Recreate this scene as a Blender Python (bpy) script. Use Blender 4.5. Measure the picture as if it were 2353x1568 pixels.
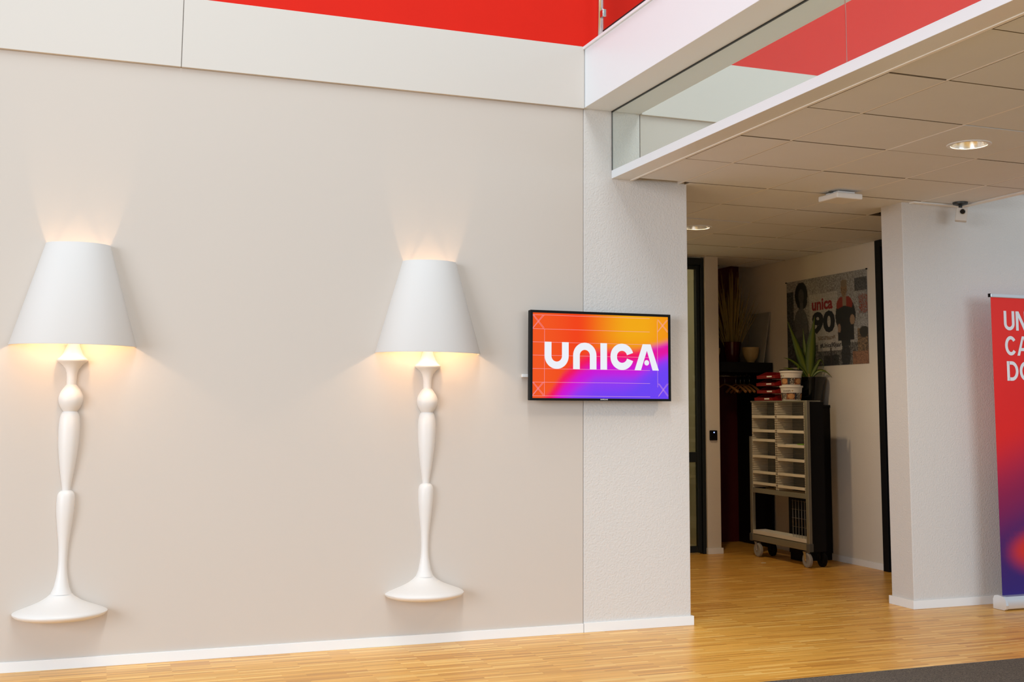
import bpy, bmesh, math, random
from mathutils import Vector, Matrix
random.seed(7)
PI = math.pi
sc = bpy.context.scene
for o in list(bpy.data.objects):
    bpy.data.objects.remove(o, do_unlink=True)
C = sc.collection

# ------------------------------------------------------------------ camera
W_PX, H_PX = 2353.0, 1568.0
F_PX, PPX, PPY = 2669.335, 1250.666, 635.361
YAW, PITCH, ROLL, CAM_Z = 0.365, 0.114, 0.004, 1.2783
fw = Vector((math.sin(YAW)*math.cos(PITCH), math.cos(YAW)*math.cos(PITCH), math.sin(PITCH)))
rt = Vector((math.cos(YAW), -math.sin(YAW), 0)); up = rt.cross(fw)
rt2 = math.cos(ROLL)*rt + math.sin(ROLL)*up; up2 = -math.sin(ROLL)*rt + math.cos(ROLL)*up
cd = bpy.data.cameras.new('camera'); cam = bpy.data.objects.new('camera', cd); C.objects.link(cam)
cd.sensor_fit = 'HORIZONTAL'; cd.sensor_width = 36; cd.lens = F_PX/W_PX*36
cd.shift_x = (W_PX/2-PPX)/W_PX; cd.shift_y = (PPY-H_PX/2)/W_PX
cd.clip_start = .05
cam.matrix_world = Matrix(((rt2.x, up2.x, -fw.x, 0), (rt2.y, up2.y, -fw.y, 0), (rt2.z, up2.z, -fw.z, CAM_Z), (0, 0, 0, 1)))
sc.camera = cam

# ------------------------------------------------------------------ light and exposure
sc.view_settings.view_transform = 'Standard'; sc.view_settings.look = 'None'
sc.view_settings.gamma = 1.0; sc.view_settings.use_curve_mapping = False
sc.view_settings.exposure = 0.0
wd = bpy.data.worlds.new('daylight'); sc.world = wd; wd.use_nodes = True
bg = wd.node_tree.nodes['Background']
bg.inputs[0].default_value = (0.80, 0.91, 1.0, 1); bg.inputs[1].default_value = 0.46

def area(name, loc, target, sx, sy, power, col):
    l = bpy.data.lights.new(name, 'AREA'); l.shape = 'RECTANGLE'; l.size = sx; l.size_y = sy
    l.energy = power; l.color = col
    o = bpy.data.objects.new(name, l); C.objects.link(o); o.location = loc
    o.rotation_euler = (Vector(target)-Vector(loc)).to_track_quat('-Z', 'Y').to_euler()
    return o
# tall window front on the left of the hall and the glazed roof above it
area('window_daylight', (-13.0, -4.5, 3.4), (3.0, 6.0, 1.5), 7, 6, 1800, (0.72, 0.85, 1.0))
area('front_fill', (6.4, -11.0, 3.6), (6.2, 6.0, 1.5), 8, 6, 800, (0.70, 0.85, 1.0))  # added unseen fill from the front, brightens the right hand wall
area('roof_daylight', (3.0, -0.5, 10.5), (3.4, 1.5, 0), 18, 9, 170, (0.78, 0.90, 1.0))
area('roof_skylight', (0.45, 0.8, 9.6), (1.4, 4.6, 0.5), 0.8, 8, 430, (0.86, 0.94, 1.0))

# ------------------------------------------------------------------ helpers
def link(o): C.objects.link(o); return o

def wloc(o):
    v = Vector((0, 0, 0))
    while o is not None:
        v = v + o.location; o = o.parent
    return v

def tag(o, label=None, cat=None, group=None, kind=None):
    if label: o['label'] = label
    if cat: o['category'] = cat
    if group: o['group'] = group
    if kind: o['kind'] = kind
    return o

def thing(name, loc, label, cat, group=None):
    o = link(bpy.data.objects.new(name, None)); o.location = loc; o.empty_display_size = .1
    return tag(o, label, cat, group)

def finish(name, bm, mat, parent=None, smooth=False, origin=None, recalc=True):
    """bm is in world coordinates; the object keeps its own origin"""
    if recalc: bmesh.ops.recalc_face_normals(bm, faces=bm.faces)
    base = wloc(parent) if parent else Vector((0, 0, 0))
    if parent is None and origin is None:
        xs = [v.co for v in bm.verts]
        origin = (sum(v.x for v in xs)/len(xs), sum(v.y for v in xs)/len(xs), min(v.z for v in xs))
    org = Vector(origin) if origin is not None else base
    bmesh.ops.translate(bm, verts=bm.verts, vec=-org)
    me = bpy.data.meshes.new(name); bm.to_mesh(me); bm.free()
    if smooth:
        for p in me.polygons: p.use_smooth = True
    if mat: me.materials.append(mat)
    o = link(bpy.data.objects.new(name, me))
    o.location = org-base if parent else org
    if parent: o.parent = parent
    return o

def autosmooth(o, ang=35):
    me = o.data
    bm = bmesh.new(); bm.from_mesh(me)
    for e in bm.edges:
        if len(e.link_faces) == 2 and e.calc_face_angle(0) > math.radians(ang): e.smooth = False
    bm.to_mesh(me); bm.free()
    for p in me.polygons: p.use_smooth = True
    return o

def bx(bm, lo, hi, bev=0):
    x0, y0, z0 = lo; x1, y1, z1 = hi
    v = [bm.verts.new(p) for p in ((x0,y0,z0),(x1,y0,z0),(x1,y1,z0),(x0,y1,z0),(x0,y0,z1),(x1,y0,z1),(x1,y1,z1),(x0,y1,z1))]
    fs = [bm.faces.new([v[i] for i in q]) for q in ((3,2,1,0),(4,5,6,7),(0,1,5,4),(1,2,6,5),(2,3,7,6),(3,0,4,7))]
    if bev > 0:
        es = set()
        for f in fs: es.update(f.edges)
        bmesh.ops.bevel(bm, geom=list(es), offset=bev, segments=2, affect='EDGES', profile=.5)
    return v

def box(name, lo, hi, mat, parent=None, bev=0):
    bm = bmesh.new(); bx(bm, lo, hi, bev)
    return finish(name, bm, mat, parent)

def struct(name, lo, hi, mat, label=None, bev=0):
    o = box(name, lo, hi, mat, None, bev); tag(o, label, None, None, 'structure'); return o

def lathe(bm, c, prof, seg=40, a0=0, a1=2*PI, sy=1.0):
    """prof: list of (r, z); angle measured in XY about c"""
    full = abs(a1-a0-2*PI) < 1e-6
    n = seg if full else seg+1
    rings = []
    for r, z in prof:
        if r < 1e-6:
            rings.append([bm.verts.new((c[0], c[1], c[2]+z))])
        else:
            rings.append([bm.verts.new((c[0]+r*math.cos(a0+(a1-a0)*i/seg), c[1]+sy*r*math.sin(a0+(a1-a0)*i/seg), c[2]+z)) for i in range(n)])
    for A, B in zip(rings[:-1], rings[1:]):
        m = n if full else n-1
        for i in range(m):
            j = (i+1) % n
            if len(A) == 1 and len(B) == 1: continue
            if len(A) == 1: bm.faces.new((A[0], B[i], B[j]))
            elif len(B) == 1: bm.faces.new((A[i], A[j], B[0]))
            else: bm.faces.new((A[i], A[j], B[j], B[i]))
    return rings

def tube(bm, pts, r, seg=10, caps=True):
    pts = [Vector(p) for p in pts]; rings = []
    rs = r if isinstance(r, (list, tuple)) else [r]*len(pts)
    for i, p in enumerate(pts):
        t = (pts[min(i+1, len(pts)-1)]-pts[max(i-1, 0)]).normalized()
        a = Vector((0, 0, 1)) if abs(t.z) < .9 else Vector((1, 0, 0))
        u = t.cross(a).normalized(); v = t.cross(u)
        rings.append([bm.verts.new(p+rs[i]*(math.cos(2*PI*k/seg)*u+math.sin(2*PI*k/seg)*v)) for k in range(seg)])
    for A, B in zip(rings[:-1], rings[1:]):
        for k in range(seg):
            bm.faces.new((A[k], A[(k+1) % seg], B[(k+1) % seg], B[k]))
    if caps:
        bm.faces.new(rings[0]); bm.faces.new(rings[-1])

def prism(bm, pts, vec):
    """extrude a closed 3D polygon by vec"""
    vec = Vector(vec)
    a = [bm.verts.new(p) for p in pts]; b = [bm.verts.new(Vector(p)+vec) for p in pts]
    bm.faces.new(a); bm.faces.new(b[::-1]); n = len(a)
    for i in range(n): bm.faces.new((a[i], b[i], b[(i+1) % n], a[(i+1) % n]))

# ------------------------------------------------------------------ materials
def mat(name, col, rough=.5, metal=0, bump=None, emit=None, estr=1, spec=.5, trans=0, alpha=1, var=0, vscale=3):
    m = bpy.data.materials.new(name); m.use_nodes = True
    nt = m.node_tree; b = nt.nodes['Principled BSDF']
    b.inputs['Base Color'].default_value = (*col, 1); b.inputs['Roughness'].default_value = rough
    b.inputs['Metallic'].default_value = metal; b.inputs['Specular IOR Level'].default_value = spec
    if trans: b.inputs['Transmission Weight'].default_value = trans
    if emit:
        b.inputs['Emission Color'].default_value = (*emit, 1); b.inputs['Emission Strength'].default_value = estr
    tc = nt.nodes.new('ShaderNodeTexCoord')
    if var:
        n = nt.nodes.new('ShaderNodeTexNoise'); n.inputs['Scale'].default_value = vscale; n.inputs['Detail'].default_value = 4
        nt.links.new(tc.outputs['Object'], n.inputs['Vector'])
        mx = nt.nodes.new('ShaderNodeMix'); mx.data_type = 'RGBA'
        nt.links.new(n.outputs['Fac'], mx.inputs[0])
        mx.inputs[6].default_value = (*[c*(1-var) for c in col], 1); mx.inputs[7].default_value = (*[min(1, c*(1+var)) for c in col], 1)
        nt.links.new(mx.outputs[2], b.inputs['Base Color'])
    if bump:
        sc_, st, dist = bump
        n = nt.nodes.new('ShaderNodeTexNoise'); n.inputs['Scale'].default_value = sc_; n.inputs['Detail'].default_value = 3
        nt.links.new(tc.outputs['Object'], n.inputs['Vector'])
        bp = nt.nodes.new('ShaderNodeBump'); bp.inputs['Strength'].default_value = st; bp.inputs['Distance'].default_value = dist
        nt.links.new(n.outputs['Fac'], bp.inputs['Height']); nt.links.new(bp.outputs[0], b.inputs['Normal'])
    return m

def attr_mat(name, emit=0, rough=.5):
    m = bpy.data.materials.new(name); m.use_nodes = True
    nt = m.node_tree; b = nt.nodes['Principled BSDF']; b.inputs['Roughness'].default_value = rough
    a = nt.nodes.new('ShaderNodeVertexColor'); a.layer_name = 'print'
    if emit:
        b.inputs['Base Color'].default_value = (.004, .004, .004, 1); b.inputs['Specular IOR Level'].default_value = .1
        nt.links.new(a.outputs[0], b.inputs['Emission Color']); b.inputs['Emission Strength'].default_value = emit
    else:
        nt.links.new(a.outputs[0], b.inputs['Base Color'])
    return m

M = {}
M['wall'] = mat('smooth_wall_paint', (.59, .515, .445), .55, bump=(60, .04, .002), var=.012, vscale=1.3)
M['stucco'] = mat('stucco_wall', (.66, .615, .57), .8, bump=(105, .55, .006))
M['white'] = mat('white_lacquer', (.81, .835, .855), .4)
M['panel'] = mat('white_panel', (.64, .58, .515), .5)
M['skirt'] = mat('skirting_paint', (.83, .82, .80), .4)
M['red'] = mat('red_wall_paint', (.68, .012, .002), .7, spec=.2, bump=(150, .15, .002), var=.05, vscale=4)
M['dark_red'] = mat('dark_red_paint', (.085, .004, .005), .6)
M['plaster'] = mat('corridor_plaster', (.70, .63, .53), .8, bump=(90, .25, .004))
M['tile'] = mat('ceiling_tile', (.74, .765, .81), .9, bump=(400, .12, .001), var=.02, vscale=6)
M['ceil'] = mat('ceiling_board', (.30, .29, .28), .8)
M['tile_edge'] = mat('raw_shaded_edge', (.16, .13, .10), .9)  # raw grey brown edge, darkened to stand for shade in the joints
M['grid'] = mat('ceiling_grid', (.93, .92, .91), .5)
M['lamp_white'] = mat('matt_white_lamp', (.76, .715, .67), .45)
M['shade'] = mat('white_lamp_shade', (.69, .655, .62), .6)
M['bulb'] = mat('warm_bulb', (1, .9, .75), .4, emit=(1, .72, .42), estr=6)
M['tube'] = mat('downlight_tube', (1, .9, .75), .4, emit=(1, .80, .55), estr=28)
M['black'] = mat('black_plastic', (.006, .006, .006), .4, spec=.08)
M['black_lam'] = mat('black_laminate', (.005, .005, .006), .6, spec=.2)
M['black_gloss'] = mat('black_glazed_pot', (.004, .0045, .005), .14, spec=.35)
M['dark_alu'] = mat('dark_aluminium', (.010, .013, .013), .45, spec=.3)
M['steel'] = mat('brushed_steel', (.72, .70, .66), .22, metal=1)
M['alu'] = mat('trolley_aluminium', (.42, .40, .33), .4, metal=.7)
M['grey_pl'] = mat('grey_plastic', (.10, .10, .09), .5)
M['cream'] = mat('cream_plastic', (.80, .74, .62), .5)
M['tray_white'] = mat('white_plastic_tray', (.75, .72, .66), .45)
M['rubber'] = mat('grey_rubber_wheel', (.33, .32, .31), .6)
M['red_pl'] = mat('red_plastic', (.24, .007, .008), .35)
M['white_pl'] = mat('white_plastic', (.82, .80, .77), .4)
M['label'] = mat('paper_label', (.85, .83, .80), .7)
M['grass'] = mat('dried_grass_stalk', (.34, .24, .06), .7)
M['vase'] = mat('dark_red_vase', (.06, .004, .006), .15)
M['bowl'] = mat('ochre_bowl', (.40, .28, .11), .5, var=.2, vscale=14)
M['wood'] = mat('hanger_wood', (.42, .20, .06), .4)
M['soil'] = mat('potting_soil', (.03, .02, .012), .9)
M['frame_pic'] = mat('grey_board', (.34, .32, .27), .7, var=.15, vscale=6)
M['lens'] = mat('camera_lens', (.004, .004, .005), .08)
M['cam_grey'] = mat('camera_mount', (.03, .035, .037), .4)
M['cam_body'] = mat('camera_body', (.62, .58, .53), .5)
M['letter'] = mat('banner_lettering', (.80, .78, .80), .5)
M['poster_red'] = mat('poster_red_ink', (.26, .012, .015), .7)
M['poster_black'] = mat('poster_dark_ink', (.012, .014, .02), .7)
M['ink'] = mat('bucket_ink', (.03, .03, .03), .5)
M['banner_alu'] = mat('banner_aluminium', (.80, .82, .85), .3, metal=.6)
M['green'] = mat('green_card', (.25, .60, .03), .6)
M['paper'] = mat('white_paper', (.80, .79, .76), .7)
M['led'] = mat('reader_led', (.1, .2, .9), .4, emit=(.25, .4, 1), estr=4)
M['screen_white'] = mat('screen_white', (.02, .02, .02), .4, emit=(.92, .93, 1), estr=.86)
M['screen_line'] = mat('screen_line', (.02, .02, .02), .4, emit=(1, .42, .55), estr=.85)
M['screen'] = attr_mat('screen_picture', emit=.88, rough=.5)
M['print'] = attr_mat('printed_colour', 0, .6)
M['banner'] = attr_mat('banner_print', 0, .45)

def floor_mat():
    m = bpy.data.materials.new('strip_parquet'); m.use_nodes = True
    nt = m.node_tree; N = nt.nodes; L = nt.links; b = N['Principled BSDF']
    tc = N.new('ShaderNodeTexCoord')
    br = N.new('ShaderNodeTexBrick'); br.offset = .37; br.offset_frequency = 3; br.squash = 1.0
    br.inputs['Color1'].default_value = (0, 0, 0, 1); br.inputs['Color2'].default_value = (1, 1, 1, 1); br.inputs['Mortar'].default_value = (.35, .35, .35, 1)
    br.inputs['Scale'].default_value = 1; br.inputs['Brick Width'].default_value = .30; br.inputs['Row Height'].default_value = .021
    br.inputs['Mortar Size'].default_value = .0006; br.inputs['Bias'].default_value = 0
    L.new(tc.outputs['Object'], br.inputs['Vector'])
    rp = N.new('ShaderNodeValToRGB'); e = rp.color_ramp.elements
    e[0].color = (.60, .26, .040, 1); e[1].color = (.98, .62, .18, 1)
    for p, c in ((.25, (.78, .385, .062, 1)), (.8, (.87, .465, .09, 1))):
        k = e.new(p); k.color = c
    L.new(br.outputs['Color'], rp.inputs[0])
    mp = N.new('ShaderNodeMapping'); mp.inputs['Scale'].default_value = (3, 90, 1); L.new(tc.outputs['Object'], mp.inputs[0])
    ns = N.new('ShaderNodeTexNoise'); ns.inputs['Scale'].default_value = 1; ns.inputs['Detail'].default_value = 5; L.new(mp.outputs[0], ns.inputs['Vector'])
    mr = N.new('ShaderNodeMapRange'); mr.inputs[1].default_value = .25; mr.inputs[2].default_value = .75; mr.inputs[3].default_value = .80; mr.inputs[4].default_value = 1.14
    L.new(ns.outputs['Fac'], mr.inputs[0])
    mx = N.new('ShaderNodeMix'); mx.data_type = 'RGBA'; mx.blend_type = 'MULTIPLY'; mx.inputs[0].default_value = 1
    L.new(rp.outputs[0], mx.inputs[6]); L.new(mr.outputs[0], mx.inputs[7]); L.new(mx.outputs[2], b.inputs['Base Color'])
    b.inputs['Roughness'].default_value = .33
    bp = N.new('ShaderNodeBump'); bp.inputs['Strength'].default_value = .12; bp.inputs['Distance'].default_value = .001
    L.new(ns.outputs['Fac'], bp.inputs['Height']); L.new(bp.outputs[0], b.inputs['Normal'])
    return m
M['floor'] = floor_mat()

def carpet_mat():
    m = bpy.data.materials.new('carpet_pile'); m.use_nodes = True
    nt = m.node_tree; N = nt.nodes; L = nt.links; b = N['Principled BSDF']
    tc = N.new('ShaderNodeTexCoord'); ns = N.new('ShaderNodeTexNoise'); ns.inputs['Scale'].default_value = 190; ns.inputs['Detail'].default_value = 3
    L.new(tc.outputs['Object'], ns.inputs['Vector'])
    rp = N.new('ShaderNodeValToRGB'); e = rp.color_ramp.elements
    e[0].position = .3; e[0].color = (.035, .028, .022, 1); e[1].position = .72; e[1].color = (.18, .145, .115, 1)
    L.new(ns.outputs['Fac'], rp.inputs[0]); L.new(rp.outputs[0], b.inputs['Base Color']); b.inputs['Roughness'].default_value = .95
    bp = N.new('ShaderNodeBump'); bp.inputs['Strength'].default_value = .6; bp.inputs['Distance'].default_value = .006
    L.new(ns.outputs['Fac'], bp.inputs['Height']); L.new(bp.outputs[0], b.inputs['Normal'])
    return m
M['carpet'] = carpet_mat()

def mirror_glass():
    m = bpy.data.materials.new('mirrored_glass'); m.use_nodes = True
    nt = m.node_tree; N = nt.nodes; L = nt.links; b = N['Principled BSDF']
    b.inputs['Base Color'].default_value = (.80, .86, .82, 1); b.inputs['Metallic'].default_value = 1; b.inputs['Roughness'].default_value = .015
    d = N.new('ShaderNodeBsdfDiffuse'); d.inputs[0].default_value = (.55, .60, .58, 1)
    mx = N.new('ShaderNodeMixShader'); mx.inputs[0].default_value = .10
    L.new(b.outputs[0], mx.inputs[1]); L.new(d.outputs[0], mx.inputs[2]); L.new(mx.outputs[0], N['Material Output'].inputs[0])
    return m
M['mirror'] = mirror_glass()

def clear_glass(name, tint):
    m = bpy.data.materials.new(name); m.use_nodes = True
    nt = m.node_tree; N = nt.nodes; L = nt.links
    for n in list(N):
        if n.type == 'BSDF_PRINCIPLED': N.remove(n)
    t = N.new('ShaderNodeBsdfTransparent'); t.inputs[0].default_value = (*tint, 1)
    g = N.new('ShaderNodeBsdfGlossy'); g.inputs['Roughness'].default_value = .02
    mx = N.new('ShaderNodeMixShader'); mx.inputs[0].default_value = .06; L.new(t.outputs[0], mx.inputs[1]); L.new(g.outputs[0], mx.inputs[2])
    L.new(mx.outputs[0], N['Material Output'].inputs[0])
    return m
M['glass'] = clear_glass('railing_glass', (.93, .95, .94))
M['door_glass'] = clear_glass('door_glass', (.75, .80, .74))

def slotted(name, col):
    """plastic with fine horizontal slots (relief only)"""
    m = mat(name, col, .5); nt = m.node_tree; N = nt.nodes; L = nt.links
    tc = N.new('ShaderNodeTexCoord'); wv = N.new('ShaderNodeTexWave'); wv.bands_direction = 'Z'; wv.inputs['Scale'].default_value = 16
    L.new(tc.outputs['Object'], wv.inputs['Vector'])
    bp = N.new('ShaderNodeBump'); bp.inputs['Strength'].default_value = .9; bp.inputs['Distance'].default_value = .006
    L.new(wv.outputs['Fac'], bp.inputs['Height']); L.new(bp.outputs[0], N['Principled BSDF'].inputs['Normal'])
    return m
M['slot'] = slotted('slotted_side', (.60, .54, .43))
M['slot_back'] = slotted('slotted_back_shaded', (.22, .215, .19))  # grey back, colour darkened for the shade inside the compartments

def leaf_mat():
    m = mat('dracaena_leaf', (.10, .19, .02), .35); nt = m.node_tree; N = nt.nodes; L = nt.links
    a = N.new('ShaderNodeVertexColor'); a.layer_name = 'print'
    L.new(a.outputs[0], N['Principled BSDF'].inputs['Base Color'])
    return m
M['leaf'] = leaf_mat()

# ------------------------------------------------------------------ structure
D = 6.3535            # plane of the long back wall
CZ = 2.6750           # underside of the low ceiling
XP, XE = 2.677, 3.377 # stucco pier: from the panel seam to its free end
XB, XG = 2.677, 2.863 # face of the landing beam, plane of the mirrored glass
ZB0, ZB1 = 3.094, 3.473
XC = 5.008             # left edge of the right hand wall
YB = 0.8               # unseen end of the landing, cut short to let more light under it

fl = struct('floor', (-9, -6, -.12), (14, 13, 0), M['floor'], 'honey coloured strip parquet floor')
bm = bmesh.new(); bx(bm, (-9, D, 0), (XP-.002, D+.22, ZB0+.02))
wall_back = finish('wall_back', bm, M['wall']); tag(wall_back, 'long smooth off white wall behind the two lamps', None, None, 'structure')
struct('wall_pier', (XP+.002, D+.0005, 0), (XE, D+.22, ZB0+.02), M['stucco'], 'stuccoed white wall pier to the right of the screen', .004)
# raised white band with joints above the wall
band = struct('trim_1', (-9, D-.004, ZB0), (XB+.01, D+.18, ZB1-.002), M['panel'], 'raised white panel band under the red wall')
jx = [-5.6, -2.63, .340, XB-.001]
for a, b in zip(jx[:-1], jx[1:]):
    box('panel', (a+.002, D-.024, ZB0-.006), (b-.002, D-.003, ZB1), M['panel'], band, .0015)
struct('wall_upper', (-9, D+.002, ZB1-.001), (XC+.2, D+.2, 5.3), M['red'], 'bright red upper wall')
struct('wall_top_added', (-9, D+.002, 5.3), (XC+.2, D+.2, 8.6), M['white'], 'unseen white wall added above the red wall to limit red bounce')  # out of view; white is added here so less pink bounces onto the beam
# skirting boards
struct('baseboard_back', (-9, D-.012, 0), (XP-.002, D+.002, .0505), M['skirt'], 'white skirting board under the lamps', .0015)
bb = bmesh.new(); bx(bb, (XP+.001, D-.013, 0), (XE+.014, D+.23, .054), .0015)
o = finish('baseboard_pier', bb, M['skirt']); tag(o, 'white skirting board around the stucco pier', None, None, 'structure')
# right hand wall block
struct('wall_right', (XC, 6.360, 0), (12, 6.585, 3.46), M['stucco'], 'white stucco wall behind the roll up banner', .004)
struct('wall_right_upper', (XC+.21, 6.360, 3.462), (12, 6.585, 8.6), M['stucco'], 'white stucco wall above the banner wall')
bb = bmesh.new(); bx(bb, (XC-.014, 6.347, 0), (12, 6.60, .054), .0015)
o = finish('baseboard_right', bb, M['skirt']); tag(o, 'white skirting board under the stucco wall by the banner', None, None, 'structure')

# corridor behind
XR = 5.972
struct('wall_corridor_right', (XR, 6.585, 0), (XR+.2, 10.4, 2.9), M['plaster'], 'plain plaster corridor wall with the poster')
struct('wall_corridor_left', (3.10, D+.22, 0), (XE-.02, 9.36, 2.9), M['plaster'], 'corridor side wall behind the stucco pier')
struct('wall_partition', (5.145, 9.345, 0), (5.282, 10.15, 2.72), M['plaster'], 'narrow wall end beside the dark glass door', .003)
struct('baseboard_partition', (5.140, 9.333, 0), (5.296, 10.15, .052), M['skirt'], 'small skirting at the foot of the narrow wall end', .0015)
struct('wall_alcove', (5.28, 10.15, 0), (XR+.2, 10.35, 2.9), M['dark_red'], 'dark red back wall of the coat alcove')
struct('wall_room_far', (3.0, 10.15, 0), (5.28, 10.35, 2.9), M['plaster'], 'pale wall of the room behind the glass door')
struct('wall_room_left', (3.0, 9.42, 0), (3.1, 10.15, 2.9), M['plaster'], 'side wall of the room behind the glass door')
struct('baseboard_corridor', (XR-.012, 7.915, 0), (XR, 10.15, .052), M['skirt'], 'skirting board along the corridor wall', .0015)
struct('baseboard_room', (3.1, 10.138, 0), (5.145, 10.15, .06), M['skirt'], 'skirting board in the room behind the glass door', .0015)

# landing beam, floor slab above, low ceiling edge
bm = bmesh.new(); bx(bm, (XB, YB, ZB0), (XG+.06, D-.001, ZB1-.018), .002)
beam = finish('landing_beam', bm, M['white']); tag(beam, 'white edge beam of the upper landing', None, None, 'structure')
bm = bmesh.new(); bx(bm, (XB-.012, YB, ZB1-.018), (XG+.06, D-.001, ZB1), .002)
finish('cap', bm, M['white'], beam)
struct('landing_slab', (XG+.06, YB, 3.10), (5.52, D-.001, ZB1-.002), M['white'], 'floor slab of the upper landing')
bm = bmesh.new(); bx(bm, (XG, YB, CZ), (2.985, D-.001, CZ+.0505), .0015)
strip = finish('trim_2', bm, M['white']); tag(strip, 'white edge strip of the low tiled ceiling', None, None, 'structure')
# mirrored glazing between beam and strip
win = link(bpy.data.objects.new('window_1', None)); win.location = (XG+.012, 3, CZ+.05); tag(win, 'mirrored glass strip under the landing beam', None, None, 'structure')
ys = [D-.004, 3.967, 1.58, YB]
for a, b in zip(ys[:-1], ys[1:]):
    box('pane', (XG+.004, b+.003, CZ+.0505), (XG+.014, a-.003, ZB0+.002), M['mirror'], win)
for y in ys[1:-1]:
    box('joint', (XG+.003, y-.003, CZ+.0505), (XG+.015, y+.003, ZB0), M['steel'], win)
box('backing', (XG+.016, YB, CZ+.052), (XG+.05, D-.004, ZB0), M['dark_alu'], win)
box('top_seal', (XG-.001, YB, ZB0-.006), (XG+.018, D-.004, ZB0+.001), M['dark_alu'], win)
box('end_seal', (XG+.001, D-.006, CZ+.051), (XG+.018, D-.001, ZB0), M['grey_pl'], win)

# low ceiling: board, edge profiles and individual tiles
bm = bmesh.new()
bx(bm, (2.985, YB, CZ+.13), (5.52, D+.0, 2.95)); bx(bm, (XE-.25, D+.0, CZ+.13), (XR+.2, 10.4, 2.95)); bx(bm, (2.985, YB-.02, CZ), (5.52, YB, 2.95)); bx(bm, (5.522, YB, CZ+.03), (5.54, D, 2.95))
ceil = finish('ceiling', bm, M['ceil']); tag(ceil, 'low white tiled ceiling over the passage', None, None, 'structure')
for nm, lo, hi in (('edge_profile', (2.985, YB, CZ-.004), (3.004, D-.002, CZ+.02)), ('edge_profile', (5.462, YB, CZ-.006), (5.52, D-.04, CZ+.03)), ('edge_profile', (XC+.06, D-.05, CZ-.006), (5.52, D+.004, CZ+.03))):
    box(nm, lo, hi, M['grid'], ceil, .0015)
xs = [3.010, 3.3186, 3.9186, 4.5186, 5.1186, 5.458]
yl = [5.083+.6*k for k in range(-7, 9)]
holes = [(4.236, 4.815), (4.255, 7.840)]
tile_cache = {}
for x in xs[1:-1]:
    box('runner', (x-.0055, YB, CZ+.0012), (x+.0055, (D if x < XE or x > 5.9 else 10.14), CZ+.028), M['grid'], ceil)
box('runner', (5.7186-.0055, D+.24, CZ+.0012), (5.7186+.0055, 10.14, CZ+.028), M['grid'], ceil)
def tile_hole(x0, x1, y0, y1, hx, hy, r=.099):
    g = .0045; b = bmesh.new(); n = 48
    lo = []
    for z in (0, .02):
        sq_ = [b.verts.new((x, y, CZ+z)) for x, y in ((x0+g, y0+g), (x1-g, y0+g), (x1-g, y1-g), (x0+g, y1-g))]
        ci = [b.verts.new((hx+r*math.cos(2*PI*i/n), hy+r*math.sin(2*PI*i/n), CZ+z)) for i in range(n)]
        es = [b.edges.new((q[i], q[(i+1) % len(q)])) for q in (sq_, ci) for i in range(len(q))]
        bmesh.ops.triangle_fill(b, edges=es, use_beauty=True); lo.append((sq_, ci))
    for k in (0, 1):
        A_, B_ = lo[0][k], lo[1][k]
        for i in range(len(A_)): b.faces.new((A_[i], A_[(i+1) % len(A_)], B_[(i+1) % len(A_)], B_[i]))
    finish('tile', b, M['tile'], ceil)
def tile(x0, x1, y0, y1):
    w, h = round(x1-x0, 4), round(y1-y0, 4)
    if w < .03 or h < .03: return
    for hx, hy in holes:
        if x0 < hx < x1 and y0 < hy < y1: return tile_hole(x0, x1, y0, y1, hx, hy)
    if (w, h) not in tile_cache:
        b = bmesh.new(); g = .0045; gy = .0035
        z0 = 0.0; z1 = .02; bv = .0025
        lo = [(-w/2+g+bv, -h/2+gy+bv), (w/2-g-bv, -h/2+gy+bv), (w/2-g-bv, h/2-gy-bv), (-w/2+g+bv, h/2-gy-bv)]
        mi = [(-w/2+g, -h/2+gy), (w/2-g, -h/2+gy), (w/2-g, h/2-gy), (-w/2+g, h/2-gy)]
        r0 = [b.verts.new((x, y, z0)) for x, y in lo]; r1 = [b.verts.new((x, y, .004)) for x, y in mi]; r2 = [b.verts.new((x, y, z1)) for x, y in mi]
        b.faces.new(r0[::-1])
        for A, B in ((r0, r1), (r1, r2)):
            for i in range(4): b.faces.new((A[i], A[(i+1) % 4], B[(i+1) % 4], B[i])).material_index = 1
        b.faces.new(r2)
        bmesh.ops.recalc_face_normals(b, faces=b.faces)
        me = bpy.data.meshes.new('tile'); b.to_mesh(me); b.free(); me.materials.append(M['tile']); me.materials.append(M['tile_edge']); tile_cache[(w, h)] = me
    o = link(bpy.data.objects.new('tile', tile_cache[(w, h)])); o.parent = ceil
    o.location = Vector(((x0+x1)/2, (y0+y1)/2, CZ+random.uniform(0, .0025)))-ceil.location
for j in range(len(yl)-1):
    y0, y1 = yl[j], yl[j+1]
    row = list(xs)
    if y0 >= D-.1:                       # inside the corridor
        row = [XE-.02, 3.9186, 4.5186, 5.1186, 5.7186, XR]
    for a, b in zip(row[:-1], row[1:]):
        if y0 < D < y1:
            if a >= XC-.1: tile(a, min(b, 5.458), y0, D-.056)
            else: tile(a, b, y0, y1)
        else:
            tile(a, b, max(y0, YB), min(y1, 10.15))

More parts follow.
